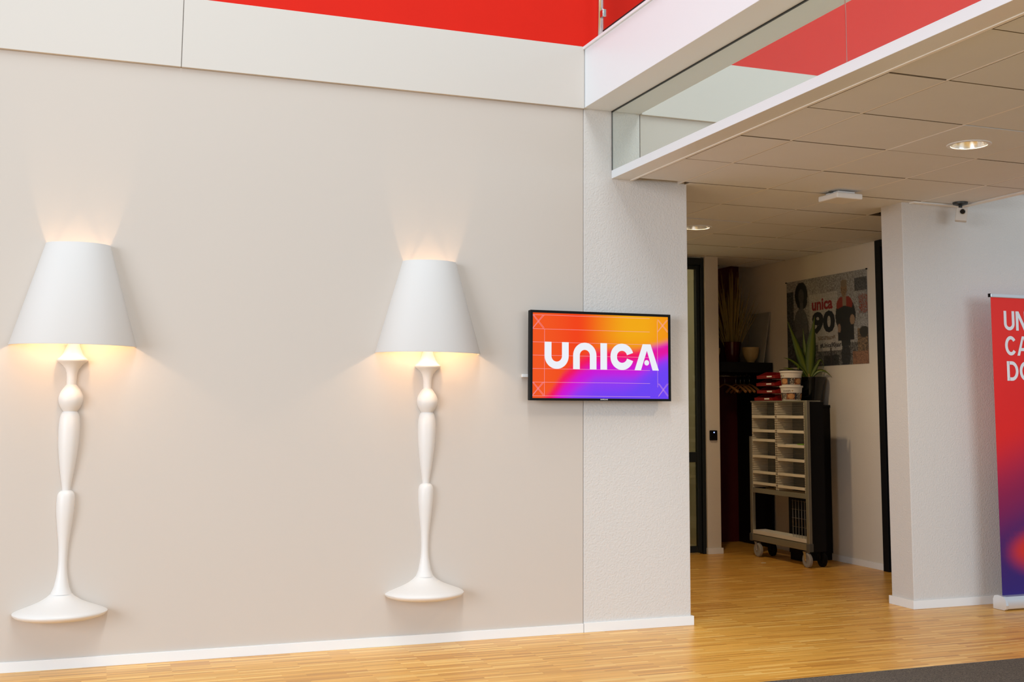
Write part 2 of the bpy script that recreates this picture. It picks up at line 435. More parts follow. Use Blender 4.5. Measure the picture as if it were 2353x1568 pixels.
# dark glass door at the end of the corridor
d1 = link(bpy.data.objects.new('door_1', None)); d1.location = (4.6, 9.40, 0); tag(d1, 'dark framed glass door at the end of the corridor', None, None, 'structure')
box('jamb', (5.112, 9.365, 0), (5.145, 9.44, CZ-.01), M['dark_alu'], d1, .003)
box('jamb', (3.36, 9.365, 0), (3.44, 9.44, CZ-.01), M['dark_alu'], d1, .003)
box('head', (3.44, 9.365, 2.60), (5.112, 9.44, CZ-.01), M['dark_alu'], d1, .003)
lf = box('door_leaf_frame', (5.072, 9.385, .01), (5.110, 9.43, 2.598), M['dark_alu'], d1, .004)
box('stile', (3.45, 9.385, .01), (3.52, 9.43, 2.598), M['dark_alu'], d1, .004)
box('rail', (3.52, 9.387, .81), (5.072, 9.428, .90), M['dark_alu'], d1, .004)
box('bottom_rail', (3.52, 9.387, .012), (5.072, 9.428, .068), M['dark_alu'], d1, .004)
box('top_rail', (3.52, 9.387, 2.56), (5.072, 9.428, 2.598), M['dark_alu'], d1, .004)
box('pane', (3.52, 9.402, .068), (5.072, 9.410, .81), M['door_glass'], d1)
box('pane', (3.52, 9.402, .90), (5.072, 9.410, 2.56), M['door_glass'], d1)
rl_ = bpy.data.lights.new('room_fill', 'POINT'); rl_.energy = 9; rl_.color = (1, .80, .50); rl_.shadow_soft_size = .1  # added fill without a fixture, brightens the room behind the door glass
ro_ = link(bpy.data.objects.new('room_fill', rl_)); ro_.location = (4.1, 9.8, 2.35)
# black door in the corridor's right wall
d2 = link(bpy.data.objects.new('door_2', None)); d2.location = (XR-.02, 7.3, 0); tag(d2, 'black door in the corridor side wall behind the stucco wall', None, None, 'structure')
box('jamb', (XR-.03, 7.84, 0), (XR+.01, 7.912, CZ-.002), M['black_lam'], d2, .003)
box('leaf', (XR-.018, 6.72, .006), (XR+.01, 7.836, CZ-.06), M['black_lam'], d2, .003)
box('head', (XR-.03, 6.65, CZ-.058), (XR+.01, 7.838, CZ-.002), M['black_lam'], d2, .003)
box('jamb', (XR-.03, 6.62, 0), (XR+.01, 6.715, CZ-.06), M['black_lam'], d2, .003)

# carpet
ct = thing('carpet', (5.5, 3.6, 0), 'dark grey brown carpet beside the parquet', 'carpet')
box('pile', (1.2, 2.0, 0), (12, 4.905, .008), M['carpet'], ct)
box('edge_strip', (1.2, 4.905, 0), (12, 4.913, .0065), M['steel'], ct)

# ------------------------------------------------------------------ the two wall lamps
def build_lamp(x, label):
    y = D
    t = thing('wall_lamp', (x, y, .23), label, 'wall lamp', 'white half round lamps on the wall')
    A0, A1 = PI, 2*PI                    # half round, towards the room (-Y)
    c = (x, y, 0)
    # base, with its rounded rim
    prof = [(0, .246), (.10, .240), (.175, .247), (.208, .258), (.2195, .268), (.2205, .275), (.214, .282), (.195, .291), (.165, .302), (.129, .315), (.100, .327), (.081, .338), (.066, .348), (.056, .357), (.051, .363)]
    bm = bmesh.new(); lathe(bm, c, prof, 48, A0, A1, .92); autosmooth(finish('base', bm, M['lamp_white'], t), 50)
    # lower stem
    prof = [(.051, .361), (.043, .378), (.036, .397), (.029, .432), (.0245, .460), (.022, .486), (.0212, .515), (.0216, .541), (.0235, .580), (.026, .612), (.031, .655), (.0365, .701), (.0405, .740), (.043, .773), (.0432, .805), (.0425, .832), (.0395, .848), (.034, .858), (.026, .8645), (.0205, .867)]
    bm = bmesh.new(); lathe(bm, c, prof, 40, A0, A1); autosmooth(finish('lower_stem', bm, M['lamp_white'], t), 60)
    prof = [(.0205, .867), (.0225, .885), (.027, .915), (.0325, .950), (.038, .990), (.0435, 1.037), (.0480, 1.080), (.0498, 1.118), (.0508, 1.155), (.0505, 1.191), (.048, 1.222), (.043, 1.243), (.037, 1.254), (.0325, 1.258)]
    bm = bmesh.new(); lathe(bm, c, prof, 40, A0, A1); autosmooth(finish('upper_stem', bm, M['lamp_white'], t), 60)
    prof = [(.0325+.0 if k == 0 else (.0240 if k == 16 else .0590*math.sin(PI*(.185+.68*k/16))), 1.258+.134*(k/16)) for k in range(17)]
    bm = bmesh.new(); lathe(bm, c, prof, 40, A0, A1); autosmooth(finish('ball', bm, M['lamp_white'], t), 60)
    prof = [(.0240, 1.392), (.0240, 1.43), (.0265, 1.452), (.033, 1.472), (.046, 1.49), (.062, 1.503), (.071, 1.509), (.0735, 1.514), (.072, 1.520)]
    bm = bmesh.new(); lathe(bm, c, prof, 40, A0, A1); autosmooth(finish('neck', bm, M['lamp_white'], t), 60)
    prof = [(.072, 1.520), (.058, 1.533), (.045, 1.552), (.036, 1.575), (.028, 1.60), (.022, 1.62), (.018, 1.635), (0, 1.636)]
    bm = bmesh.new(); lathe(bm, c, prof, 40, A0, A1); autosmooth(finish('socket_cone', bm, M['lamp_white'], t), 60)
    # shade: thin half cone with inner and outer skin
    z0, z1, r0, r1, th, sy = 1.586, 2.106, .300, .154, .004, .80
    bm = bmesh.new()
    prof = [(r0, z0), (r0+.0015, z0+.004), (r1+.001, z1-.003), (r1, z1), (r1-th, z1), (r0-th-.001, z0+.002), (r0-th, z0), (r0, z0)]
    lathe(bm, c, prof, 64, A0, A1, sy)
    bmesh.ops.remove_doubles(bm, verts=bm.verts, dist=1e-5)
    autosmooth(finish('shade', bm, M['shade'], t), 40)
    # rod that holds the shade, and the bulb
    bm = bmesh.new(); tube(bm, [(x-.13, y-.004, 2.05), (x, y-.07, 2.05), (x+.13, y-.004, 2.05)], .003, 8); finish('shade_bracket', bm, M['steel'], t)
    bm = bmesh.new(); lathe(bm, (x, y-.085, 0), [(0, 1.641), (.012, 1.642), (.013, 1.66), (.024, 1.69), (.028, 1.71), (.024, 1.735), (.012, 1.75), (0, 1.753)], 24)
    finish('bulb', bm, M['bulb'], t, smooth=True)
    l = bpy.data.lights.new('lamp_glow', 'POINT'); l.energy = 5.8; l.color = (1, .68, .40); l.shadow_soft_size = .02
    lo = link(bpy.data.objects.new('lamp_glow', l)); lo.parent = t; lo.location = Vector((x, y-.135, 1.755))-t.location
    return t
build_lamp(-.125, 'white half round wall lamp at the left, farther from the wall screen')
build_lamp(1.727, 'white half round wall lamp nearer the wall screen')

# ------------------------------------------------------------------ screen
def ribbon(pts, w, closed=False):
    """2D thick polyline -> list of quads (as 2D point lists)"""
    P = [Vector(p) for p in pts]; n = len(P); L, R = [], []
    for i in range(n):
        if closed: a, b = P[(i-1) % n], P[(i+1) % n]
        else: a, b = P[max(i-1, 0)], P[min(i+1, n-1)]
        t = (b-a).normalized(); nn = Vector((-t.y, t.x)); k = w/2
        L.append(P[i]+nn*k); R.append(P[i]-nn*k)
    q = []
    for i in range(n if closed else n-1):
        j = (i+1) % n; q.append([R[i], R[j], L[j], L[i]])
    return q

def arc(cx, cy, rx, ry, a0, a1, n=20):
    return [(cx+rx*math.cos(math.radians(a0+(a1-a0)*i/n)), cy+ry*math.sin(math.radians(a0+(a1-a0)*i/n))) for i in range(n+1)]

def flat(name, polys, place, matl, parent, thick):
    """2D polygons placed by place(u, v, depth) as one thin solid mesh"""
    bm = bmesh.new()
    for i, q in enumerate(polys):
        a = [bm.verts.new(place(p[0], p[1], thick+(3e-5*(i % 7) if len(polys) < 12 else 0))) for p in q]
        bm.faces.new(a)
    o = finish(name, bm, matl, parent, recalc=False)
    return o

def grid_print(name, n, m, place, colf, matl, parent, depth=0):
    bm = bmesh.new(); col = bm.loops.layers.float_color.new('print')
    vs = [[bm.verts.new(place(i/n, j/m, depth)) for i in range(n+1)] for j in range(m+1)]
    for j in range(m):
        for i in range(n):
            f = bm.faces.new((vs[j][i], vs[j][i+1], vs[j+1][i+1], vs[j+1][i]))
            for lp, (a, b) in zip(f.loops, ((i, j), (i+1, j), (i+1, j+1), (i, j+1))):
                lp[col] = (*colf(a/n, b/m), 1)
    return finish(name, bm, matl, parent, recalc=False)

def lin(r, g, b):
    f = lambda c: (c/255/12.92) if c/255 <= .04045 else ((c/255+.055)/1.055)**2.4
    return (f(r), f(g), f(b))
def mixc(a, b, t):
    t = max(0, min(1, t)); return tuple(x*(1-t)+y*t for x, y in zip(a, b))
def sstep(a, b, x):
    t = max(0, min(1, (x-a)/(b-a))); return t*t*(3-2*t)

TX0, TX1, TZ0, TZ1, TY = 2.308, 3.2075, 1.329, 1.8485, 6.263
tv = thing('television', ((TX0+TX1)/2, TY, TZ0), 'black wall screen showing white lettering on orange and violet', 'television')
bm = bmesh.new(); bx(bm, (TX0, TY+.002, TZ0), (TX1, TY+.038, TZ1), .004); finish('housing', bm, M['black'], tv)
SX0, SX1, SZ0, SZ1 = 2.3225, 3.1925, 1.3425, 1.8335
for nm, lo, hi in (('bezel', (TX0, TY-.004, SZ1), (TX1, TY+.003, TZ1)), ('bezel', (TX0, TY-.004, TZ0), (TX1, TY+.003, SZ0)), ('bezel', (TX0, TY-.004, SZ0), (SX0, TY+.003, SZ1)), ('bezel', (SX1, TY-.004, SZ0), (TX1, TY+.003, SZ1))):
    box(nm, lo, hi, M['black'], tv)
box('wall_mount', (TX0+.25, TY+.038, TZ0+.14), (TX1-.25, D, TZ1-.12), M['grey_pl'], tv)
SW, SH = SX1-SX0, SZ1-SZ0
def tvp(u, v, d): return (SX0+u*SW, TY+.001-d, SZ1-v*SH)
OR, OR2, YE = lin(255, 62, 4), lin(255, 88, 20), lin(255, 176, 0)
RD, MG, VI, VD = lin(255, 0, 90), lin(215, 0, 225), lin(150, 55, 255), lin(112, 66, 255)
def tvcol(u, v):
    top = mixc(mixc(OR2, OR, sstep(.05, .4, u)), YE, sstep(.30, .72, u)*sstep(.75, .2, v)) if u > 0 else OR2
    top = mixc(top, lin(255, 140, 0), sstep(.80, 1.0, u)*.6)
    # height of the boundary between the warm and the violet part
    k = [(0, 1.13), (.12, .95), (.22, .72), (.33, .56), (.45, .44), (.60, .42), (.75, .42), (.88, .37), (1.0, .31)]
    for (a, b), (c, d) in zip(k[:-1], k[1:]):
        if a <= u <= c: e = b+(d-b)*(u-a)/(c-a)
    s = v-e
    low = mixc(RD, MG, sstep(.04, .24, s))
    low = mixc(low, VI, sstep(.22, .40, s+.12*sstep(.7, 1, u)))
    low = mixc(low, VD, sstep(.36, .60, s+.22*sstep(.6, 1, u)))
    if u > .8: low = mixc(low, MG, sstep(.18, .0, s)*.6)
    return mixc(top, low, sstep(-.06, .05, s))
grid_print('screen', 64, 36, tvp, tvcol, M['screen'], tv)
A = SW/SH
def g2(polys):     # glyph space: x in widths of the screen, y in the same unit, downwards
    return [[(p[0], p[1]*A) for p in q] for q in polys]
T0, T1 = .340/A, .657/A; wS = .0485
def strokeU(x0, x1, y0, y1, w, flip=False):
    r = (x1-x0-w)/2; cx = (x0+x1)/2
    if not flip: p = [(x0+w/2, y0)]+arc(cx, y1-w/2-r, r, r, 180, 0, 20)+[(x1-w/2, y0)]
    else: p = [(x0+w/2, y1)]+arc(cx, y0+w/2+r, r, -r, 180, 0, 20)+[(x1-w/2, y1)]
    return ribbon(p, w)
def rect(x0, y0, x1, y1): return [[(x0, y0), (x1, y0), (x1, y1), (x0, y1)]]
letters = []
letters.append(strokeU(.086, .258, T0, T1, wS))
letters.append(strokeU(.290, .460, T0, T1, wS, True))
letters.append(rect(.489, T0, .538, T1))
cx, cy = .6495, (T0+T1)/2; rx, ry = (.172-wS)/2, (T1-T0-wS)/2
rC = rx; letters.append(ribbon([(cx+rC, T0+.41*(T1-T0))][:0]+arc(cx, T0+wS/2+rC, rC, rC, -15, -180, 18)+arc(cx, T1-wS/2-rC, rC, rC, 180, 15, 18), wS))
ap = .835
letters.append([[(ap-.030, T0), (ap+.002, T0), (ap+.002, T0+.045), (ap-.044, T1), (ap-.092, T1)], [(ap+.030, T0), (ap+.002, T0), (ap+.002, T0+.045), (ap+.044, T1), (ap+.092, T1)]])
letters.append([arc(ap, .565/A, .0185, .0185, 0, 360, 24)[:-1]])
for i, q in enumerate(letters):
    flat('lettering', g2(q), tvp, M['screen_white'], tv, .0014)
lw = .0017
ln = []
for v in (.025, .190, .345, .500, .657, .815, .975): ln += [[(0, v-lw*A/2), (.86, v-lw*A/2), (.86, v+lw*A/2), (0, v+lw*A/2)]]
for u, a, b in ((.085, .19, .975), (.918, .05, .86)): ln += [[(u-lw/2, a), (u+lw/2, a), (u+lw/2, b), (u-lw/2, b)]]
for (u0, v0, u1, v1) in ((0, .025, .083, .190), (.918, .035, 1.0, .190), (0, .815, .083, .975), (.922, .815, 1.0, .975)):
    for k in (0, .012):
        for a, b in (((u0+k*.6, v0), (u1-.004+k*.3, v1-k)), ((u1-k*.8, v0), (u0+k*.2, v1-k))):
            ln += [[(p[0], p[1]*A) for p in q] for q in ribbon([(a[0], a[1]/A), (b[0], b[1]/A)], lw*.8)]
flat('guide_lines', ln, tvp, M['screen_line'], tv, .0008)

def text_polys(body, size, bold=0):
    cu = bpy.data.curves.new('t', 'FONT'); cu.body = body; cu.size = size; cu.resolution_u = 3; cu.fill_mode = 'BOTH'; cu.offset = bold
    ob = bpy.data.objects.new('t', cu); C.objects.link(ob)
    dg = bpy.context.evaluated_depsgraph_get(); me = bpy.data.meshes.new_from_object(ob.evaluated_get(dg))
    out = [[(me.vertices[i].co.x, me.vertices[i].co.y) for i in p.vertices] for p in me.polygons]
    bpy.data.objects.remove(ob); bpy.data.curves.remove(cu); bpy.data.meshes.remove(me)
    xs_ = [p[0] for q in out for p in q]; ys_ = [p[1] for q in out for p in q]
    return out, (min(xs_), max(xs_), min(ys_), max(ys_))
def fit_text(body, u0, u1, v0, v1, bold=0.0):
    """polygons of a word fitted into a box; v grows downwards"""
    pl, (a, b, c, d) = text_polys(body, 1.0, bold)
    return [[(u0+(p[0]-a)/(b-a)*(u1-u0), v1-(p[1]-c)/(d-c)*(v1-v0)) for p in q] for q in pl]
flat('maker_mark', fit_text('SAMSUNG', .487, .541, 1.006, 1.0185, .02), lambda u, v, d: (SX0+u*SW, TY-.0045-d, SZ1-v*SH), M['label'], tv, .0002)
cb = box('cable_duct', (2.287, D-.018, 1.462), (2.345, D, 1.4795), M['white_pl'], None, .002); tag(cb, 'small white cable duct at the left edge of the screen', 'cable duct')

# ------------------------------------------------------------------ things on the low ceiling
def downlight(x, y, label, power):
    t = thing('downlight', (x, y, CZ-.004), label, 'downlight', 'round recessed downlights')
    c = (x, y, CZ)
    bm = bmesh.new(); lathe(bm, c, [(.092, .0), (.094, -.004), (.112, -.004), (.114, -.001), (.114, .001)], 48); autosmooth(finish('rim', bm, M['white'], t), 40)
    bm = bmesh.new(); lathe(bm, c, [(.092, -.001), (.088, .02), (.074, .055), (.055, .075)], 48); autosmooth(finish('reflector', bm, M['steel'], t), 60)
    bm = bmesh.new(); lathe(bm, c, [(.055, .075), (.0, .078)], 32); finish('cap', bm, M['white'], t)
    for dx in (-.028, .028):
        bm = bmesh.new(); tube(bm, [(x+dx, y-.045, CZ+.05), (x+dx, y+.045, CZ+.05)], .011, 12)
        o = finish('lamp_tube', bm, M['tube'], t, smooth=True)
    l = bpy.data.lights.new('downlight_beam', 'SPOT'); l.energy = power; l.color = (1, .74, .46); l.spot_size = math.radians(150); l.spot_blend = .6; l.shadow_soft_size = .06
    lo = link(bpy.data.objects.new('downlight_beam', l)); lo.parent = t; lo.location = Vector((x, y, CZ-.008))-t.location
    return t
downlight(4.236, 4.815, 'round recessed downlight near the right edge of the tiled ceiling', 46)
downlight(4.255, 7.840, 'round recessed downlight half hidden behind the stucco pier', 42)

# wireless access point
ap_ = thing('access_point', (4.43, 6.24, CZ-.05), 'white square access point hanging under the ceiling tiles', 'access point')
RZ = Matrix.Rotation(math.radians(2), 4, 'Z')
def rotbox(name, c, s, z0, z1, m, p, bev, rot):
    bm = bmesh.new(); bx(bm, (-s[0]/2, -s[1]/2, z0), (s[0]/2, s[1]/2, z1), bev)
    bmesh.ops.transform(bm, matrix=Matrix.Translation((c[0], c[1], 0)) @ rot, verts=bm.verts)
    return finish(name, bm, m, p)
rotbox('body', (4.405, 6.20), (.20, .20), CZ-.058, CZ-.022, M['white_pl'], ap_, .008, RZ)
rotbox('mount_plate', (4.405, 6.20), (.13, .13), CZ-.023, CZ-.006, M['label'], ap_, .002, RZ)
rotbox('bracket', (4.405, 6.20), (.16, .03), CZ-.010, CZ+.002, M['grey_pl'], ap_, .001, RZ)

# security camera
sv = thing('security_camera', (5.375, 6.215, CZ-.13), 'small beige security camera on a dark ceiling mount', 'security camera')
bm = bmesh.new(); lathe(bm, (5.375, 6.215, CZ), [(0, -.022), (.02, -.022), (.046, -.014), (.05, -.006), (.05, .0), (0, .0)], 32); autosmooth(finish('mount_disc', bm, M['cam_grey'], sv), 40)
bm = bmesh.new(); tube(bm, [(5.375, 6.215, CZ-.02), (5.374, 6.213, CZ-.052)], .012, 14); finish('stem', bm, M['cam_grey'], sv, smooth=False)
rot = Matrix.Rotation(math.radians(-38), 4, 'Z') @ Matrix.Rotation(math.radians(8), 4, 'Y') @ Matrix.Rotation(math.radians(-4), 4, 'X')
cc = Vector((5.368, 6.20, CZ-.088))
bm = bmesh.new(); bx(bm, (-.037, -.028, -.044), (.037, .028, .044), .004); bmesh.ops.transform(bm, matrix=Matrix.Translation(cc) @ rot, verts=bm.verts); finish('body', bm, M['cam_body'], sv)
def ring_on(name, prof, m, off):
    bm = bmesh.new(); lathe(bm, (0, 0, 0), prof, 28)
    bmesh.ops.transform(bm, matrix=Matrix.Translation(cc) @ rot @ Matrix.Translation(off) @ Matrix.Rotation(math.radians(90), 4, 'X'), verts=bm.verts)
    return autosmooth(finish(name, bm, m, sv), 40)
ring_on('lens_ring', [(.0145, -.004), (.020, -.004), (.020, .003), (.0165, .008), (.0145, .004), (.0145, -.004)], M['steel'], Vector((.004, -.029, .016)))
ring_on('lens', [(0, .004), (.0145, .003), (.0145, -.002), (0, -.002)], M['lens'], Vector((.004, -.029, .016)))

# ------------------------------------------------------------------ railing on the landing
rl = thing('railing', (2.745, 3.0, ZB1), 'steel and glass railing on the upper landing', 'railing')
for yy in (6.245, 4.6, 2.9, 1.2):
    bm = bmesh.new(); tube(bm, [(2.745, yy, ZB1-.001), (2.745, yy, 4.5)], .0175, 20); p = finish('post', bm, M['steel'], rl, smooth=True)
    for z in (3.655, 4.3):
        bm = bmesh.new(); bx(bm, (2.732, yy-.058, z-.028), (2.758, yy-.014, z+.020), .006); finish('clamp', bm, M['steel'], p)
for a, b in ((6.205, 4.645), (4.555, 2.945), (2.855, 1.245)):
    box('glass_panel', (2.741, b, 3.545), (2.749, a, 4.42), M['glass'], rl)
    box('bottom_edge', (2.7405, b, 3.538), (2.7495, a, 3.5448), M['dark_alu'], rl)
bm = bmesh.new(); tube(bm, [(2.745, 6.33, 4.52), (2.745, .9, 4.52)], .022, 16); finish('handrail', bm, M['steel'], rl, smooth=True)

# ------------------------------------------------------------------ roll up banner
bn = thing('roll_up_banner', (5.95, 6.13, 0), 'red to violet roll up banner with white capitals at the right edge', 'banner')
BX0, BX1, BY, BZ0, BZ1 = 5.545, 6.395, 6.155, .075, 2.036
def bnp(u, v, d): return (BX0+u*(BX1-BX0), BY-d, BZ1-v*(BZ1-BZ0))
def bncol(u, v):
    a = lin(236, 34, 22); b = lin(226, 14, 8); c = lin(140, 0, 70); d = lin(62, 12, 100); e = lin(40, 16, 110)
    w = v+.16*(u-.0)
    col = mixc(a, b, sstep(.05, .45, w)); col = mixc(col, c, sstep(.46, .70, w)); col = mixc(col, d, sstep(.66, .86, w)); col = mixc(col, e, sstep(.84, 1.0, w))
    r2 = math.hypot((u-.42)/.42, (v-.86)/.10)
    if r2 < 1: col = mixc(col, lin(214, 40, 20), sstep(1, .45, r2)*sstep(.98, .84, v))
    return col
sh = grid_print('sheet', 24, 60, bnp, bncol, M['banner'], bn)
def bnt(u, v, d): return (BX0+u, BY-.0012-d, v)
def cap(ch, x0, z0, h, w, s):
    x1, z1 = x0+w, z0+h
    if ch == 'U': return strokeU2(x0, x1, z0, z1, s)
    if ch == 'N': return [[(x0, z0), (x0+s, z0), (x0+s, z1), (x0, z1)], [(x1-s, z0), (x1, z0), (x1, z1), (x1-s, z1)], [(x0, z1), (x1-s*1.15, z0), (x1, z0), (x0+s*1.15, z1)]]
    if ch == 'C': return ribbon(arc((x0+x1)/2, (z0+z1)/2, (w-s)/2, (h-s)/2, 38, 322, 36), s)
    if ch == 'O': return ribbon(arc((x0+x1)/2, (z0+z1)/2, (w-s)/2, (h-s)/2, 0, 360, 40)[:-1], s, True)
    if ch == 'A':
        m = (x0+x1)/2
        return [[(x0, z0), (x0+s, z0), (m+s*.1, z1-s*.3), (m+s*.1, z1), (m-s*.55, z1)], [(x1, z0), (x1-s, z0), (m-s*.1, z1-s*.3), (m-s*.1, z1), (m+s*.55, z1)], [(x0+.25*w, z0+h*.24), (x1-.25*w, z0+h*.24), (x1-.32*w, z0+h*.24+s*.9), (x0+.32*w, z0+h*.24+s*.9)]]
    if ch == 'D': return ribbon([(x0+s*.9, z0+s/2), (x0+w-h/2+.0, z0+s/2)]+arc(x1-h*.42, (z0+z1)/2, h*.42-s/2, (h-s)/2, -90, 90, 24)+[(x0+s*.9, z1-s/2)], s)+[[(x0, z0), (x0+s, z0), (x0+s, z1), (x0, z1)]]
def strokeU2(x0, x1, z0, z1, s):
    r = (x1-x0-s)/2; cx = (x0+x1)/2
    return ribbon([(x0+s/2, z1)]+arc(cx, z0+s/2+r, r, r, 180, 360, 20)+[(x1-s/2, z1)], s)
for word, x0, z0 in (('UN', .104, 1.817), ('CA', .106, 1.649), ('DO', .114, 1.480)):
    x = x0
    for ch in word:
        w = {'U': .090, 'N': .094, 'C': .098, 'A': .112, 'D': .096, 'O': .108}[ch]
        flat('lettering', cap(ch, x, z0, .130, w, .0225), bnt, M['letter'], sh, 0)
        x += w+(.011 if ch != 'C' else .003)
bm = bmesh.new(); bx(bm, (BX0-.006, BY-.010, BZ1-.002), (BX1+.006, BY+.010, BZ1+.022), .004); tr_ = finish('top_rail', bm, M['banner_alu'], bn)
for xx in (BX0-.012, BX1+.006): box('rail_cap', (xx, BY-.010, BZ1-.001), (xx+.006, BY+.010, BZ1+.023), M['black'], tr_)
# cassette with a curved front
pr = [(6.205, .004), (6.205, .062), (6.192, .084), (6.165, .090), (6.115, .085), (6.098, .066), (6.092, .034), (6.098, .012), (6.112, .004)]
bm = bmesh.new(); prism(bm, [(BX0-.012, y, z) for y, z in pr], (BX1-BX0+.024, 0, 0)); cas = autosmooth(finish('cassette', bm, M['banner_alu'], bn), 30)
for xx in (BX0-.030, BX1+.012):
    bm = bmesh.new(); prism(bm, [(xx, 6.15+(y-6.15)*1.06, max(.002, .045+(z-.045)*1.06)) for y, z in pr], (.018, 0, 0)); finish('end_cap', bm, M['banner_alu'], cas)
bm = bmesh.new(); tube(bm, [(5.97, BY+.02, .05), (5.97, BY+.018, BZ1)], .008, 10); finish('pole', bm, M['steel'], bn, smooth=True)
for xx in (5.75, 6.2):
    bm = bmesh.new(); bx(bm, (xx-.02, 6.03, 0), (xx+.02, 6.24, .006), .001); finish('foot', bm, M['grey_pl'], bn)

# ------------------------------------------------------------------ card reader on the wall end
cr = thing('card_reader', (5.207, 9.345, 1.006), 'small black card reader with a blue light on the narrow wall end', 'card reader')
box('housing', (5.170, 9.322, 1.006), (5.243, 9.345, 1.095), M['black'], cr, .006)
bm = bmesh.new(); tube(bm, [(5.207, 9.323, 1.077), (5.207, 9.3195, 1.077)], .005, 12); finish('light', bm, M['led'], cr)

# ------------------------------------------------------------------ coat rack with shelf
rk = thing('coat_rack', (5.65, 9.84, 0), 'black coat rack with top shelf at the back of the alcove', 'coat rack')
SHZ = 1.725
box('shelf', (5.30, 9.53, 1.632), (5.962, 10.148, SHZ), M['black_lam'], rk, .002)
box('side_panel', (5.930, 9.54, .004), (5.958, 10.146, 1.632), M['black_lam'], rk, .002)
bm = bmesh.new(); tube(bm, [(5.30, 9.83, 1.604), (5.930, 9.83, 1.604)], .010, 14); finish('rail', bm, M['steel'], rk, smooth=True)
for xx in (5.36, 5.86): box('rail_holder', (xx-.006, 9.822, 1.604), (xx+.006, 9.838, 1.633), M['steel'], rk)

def make_hanger():
    t = thing('coat_hanger', (0, 0, 0), 'x', 'coat hanger', 'wooden hangers on the coat rack rail')
    n = 14; bm = bmesh.new()
    pts = [(0, .21*(2*i/n-1), -.075-.075*abs(2*i/n-1)**1.4) for i in range(n+1)]
    tube(bm, pts, [.007+.007*abs(2*i/n-1) for i in range(n+1)], 10); finish('arm', bm, M['wood'], t, smooth=True)
    bm = bmesh.new(); tube(bm, [(0, 0, -.078), (0, 0, -.030)]+[(0, .0155*math.sin(a), -.0035+.0155*-math.cos(a)+.0) for a in [math.radians(20+12*k) for k in range(19)]], .0022, 8)
    finish('hook', bm, M['steel'], t, smooth=True)
    return t
hg = make_hanger()
hl = [(5.615, 6, 'wooden coat hanger hanging alone at the left of the rail'), (5.735, -4, 'wooden coat hanger second from the left on the rail'), (5.785, -4, 'wooden coat hanger in the middle of the rail'), (5.828, -3, 'wooden coat hanger second from the right on the rail'), (5.885, -3, 'wooden coat hanger nearest the black side panel')]
for i, (x, a, lb) in enumerate(hl):
    if i == 0: r = hg
    else:
        r = link(hg.copy())
        for ch in list(hg.children):
            c = link(ch.copy()); c.parent = r
    r.location = (x, 9.83, 1.604+.0105-.0145); r.rotation_euler = (0, 0, math.radians(a)); r['label'] = lb

# vase with dried grass, bowls, leaning board on the shelf
vx, vy = 5.668, 9.78
bm = bmesh.new(); lathe(bm, (vx, vy, SHZ), [(0, 0), (.058, 0), (.062, .006), (.078, .10), (.092, .195), (.094, .2), (.088, .2), (.072, .1), (.055, .015), (0, .015)], 40)
v_ = autosmooth(finish('vase', bm, M['vase'], None, origin=(vx, vy, SHZ)), 40); tag(v_, 'glossy dark red vase on the coat rack shelf', 'vase')
bm = bmesh.new()
for i in range(95):
    a = random.uniform(0, 2*PI); rr = .055*math.sqrt(random.random()); sp = random.uniform(.02, .34)*(.35+.65*random.random())
    h = random.uniform(.40, .80)*(1-.35*(sp/.34)); dx = math.cos(a); dy = math.sin(a)*.55
    pts = []
    for k in range(6):
        s = k/5
        x = min(vx+dx*(rr+sp*s**1.25), XR-.02); y = min(max(vy+dy*(rr+sp*s**1.25), 9.45), 10.12)
        pts.append((x, y, SHZ+.03+(h+.14)*s))
    tube(bm, pts, [.0022, .0022, .002, .0026, .0024, .0007], 5)
g_ = finish('dried_grass', bm, M['grass'], None, origin=(vx, vy, SHZ+.03)); tag(g_, 'sheaf of tall dried grass standing in the dark red vase', 'dried grass')
def bowl(x, y, r, h, label, tilt=0):
    bm = bmesh.new(); n = 12
    out = [(r*math.sin(PI/2*k/n)**.8 if k else 0, h*(1-math.cos(PI/2*k/n))) for k in range(n+1)]
    inn = [(max(0, a-.006), b+.006 if b < h*.98 else b) for a, b in out[::-1]]
    prof = [(0, 0), (r*.45, 0)]+[p for p in out if p[0] > r*.46]+[p for p in inn if p[0] > r*.3]+[(0, .008)]
    lathe(bm, (x, y, SHZ+.001), prof, 40)
    o = autosmooth(finish('bowl', bm, M['bowl'], None, origin=(x, y, SHZ+.001)), 50); tag(o, label, 'bowl', 'ochre bowls on the shelf'); return o
bowl(5.790, 9.640, .080, .145, 'ochre bowl between the red vase and the leaning board')
bowl(5.375, 9.66, .085, .13, 'ochre bowl mostly hidden behind the narrow wall end')
bm = bmesh.new(); pts = [(5.875, 9.56, SHZ+.001), (5.875, 9.88, SHZ+.001), (5.955, 9.88, SHZ+.485), (5.955, 9.56, SHZ+.485)]
prism(bm, pts, (.010, 0, 0)); fb = finish('picture_board', bm, M['frame_pic'], None); tag(fb, 'grey picture board leaning on the wall above the coat rack', 'picture')

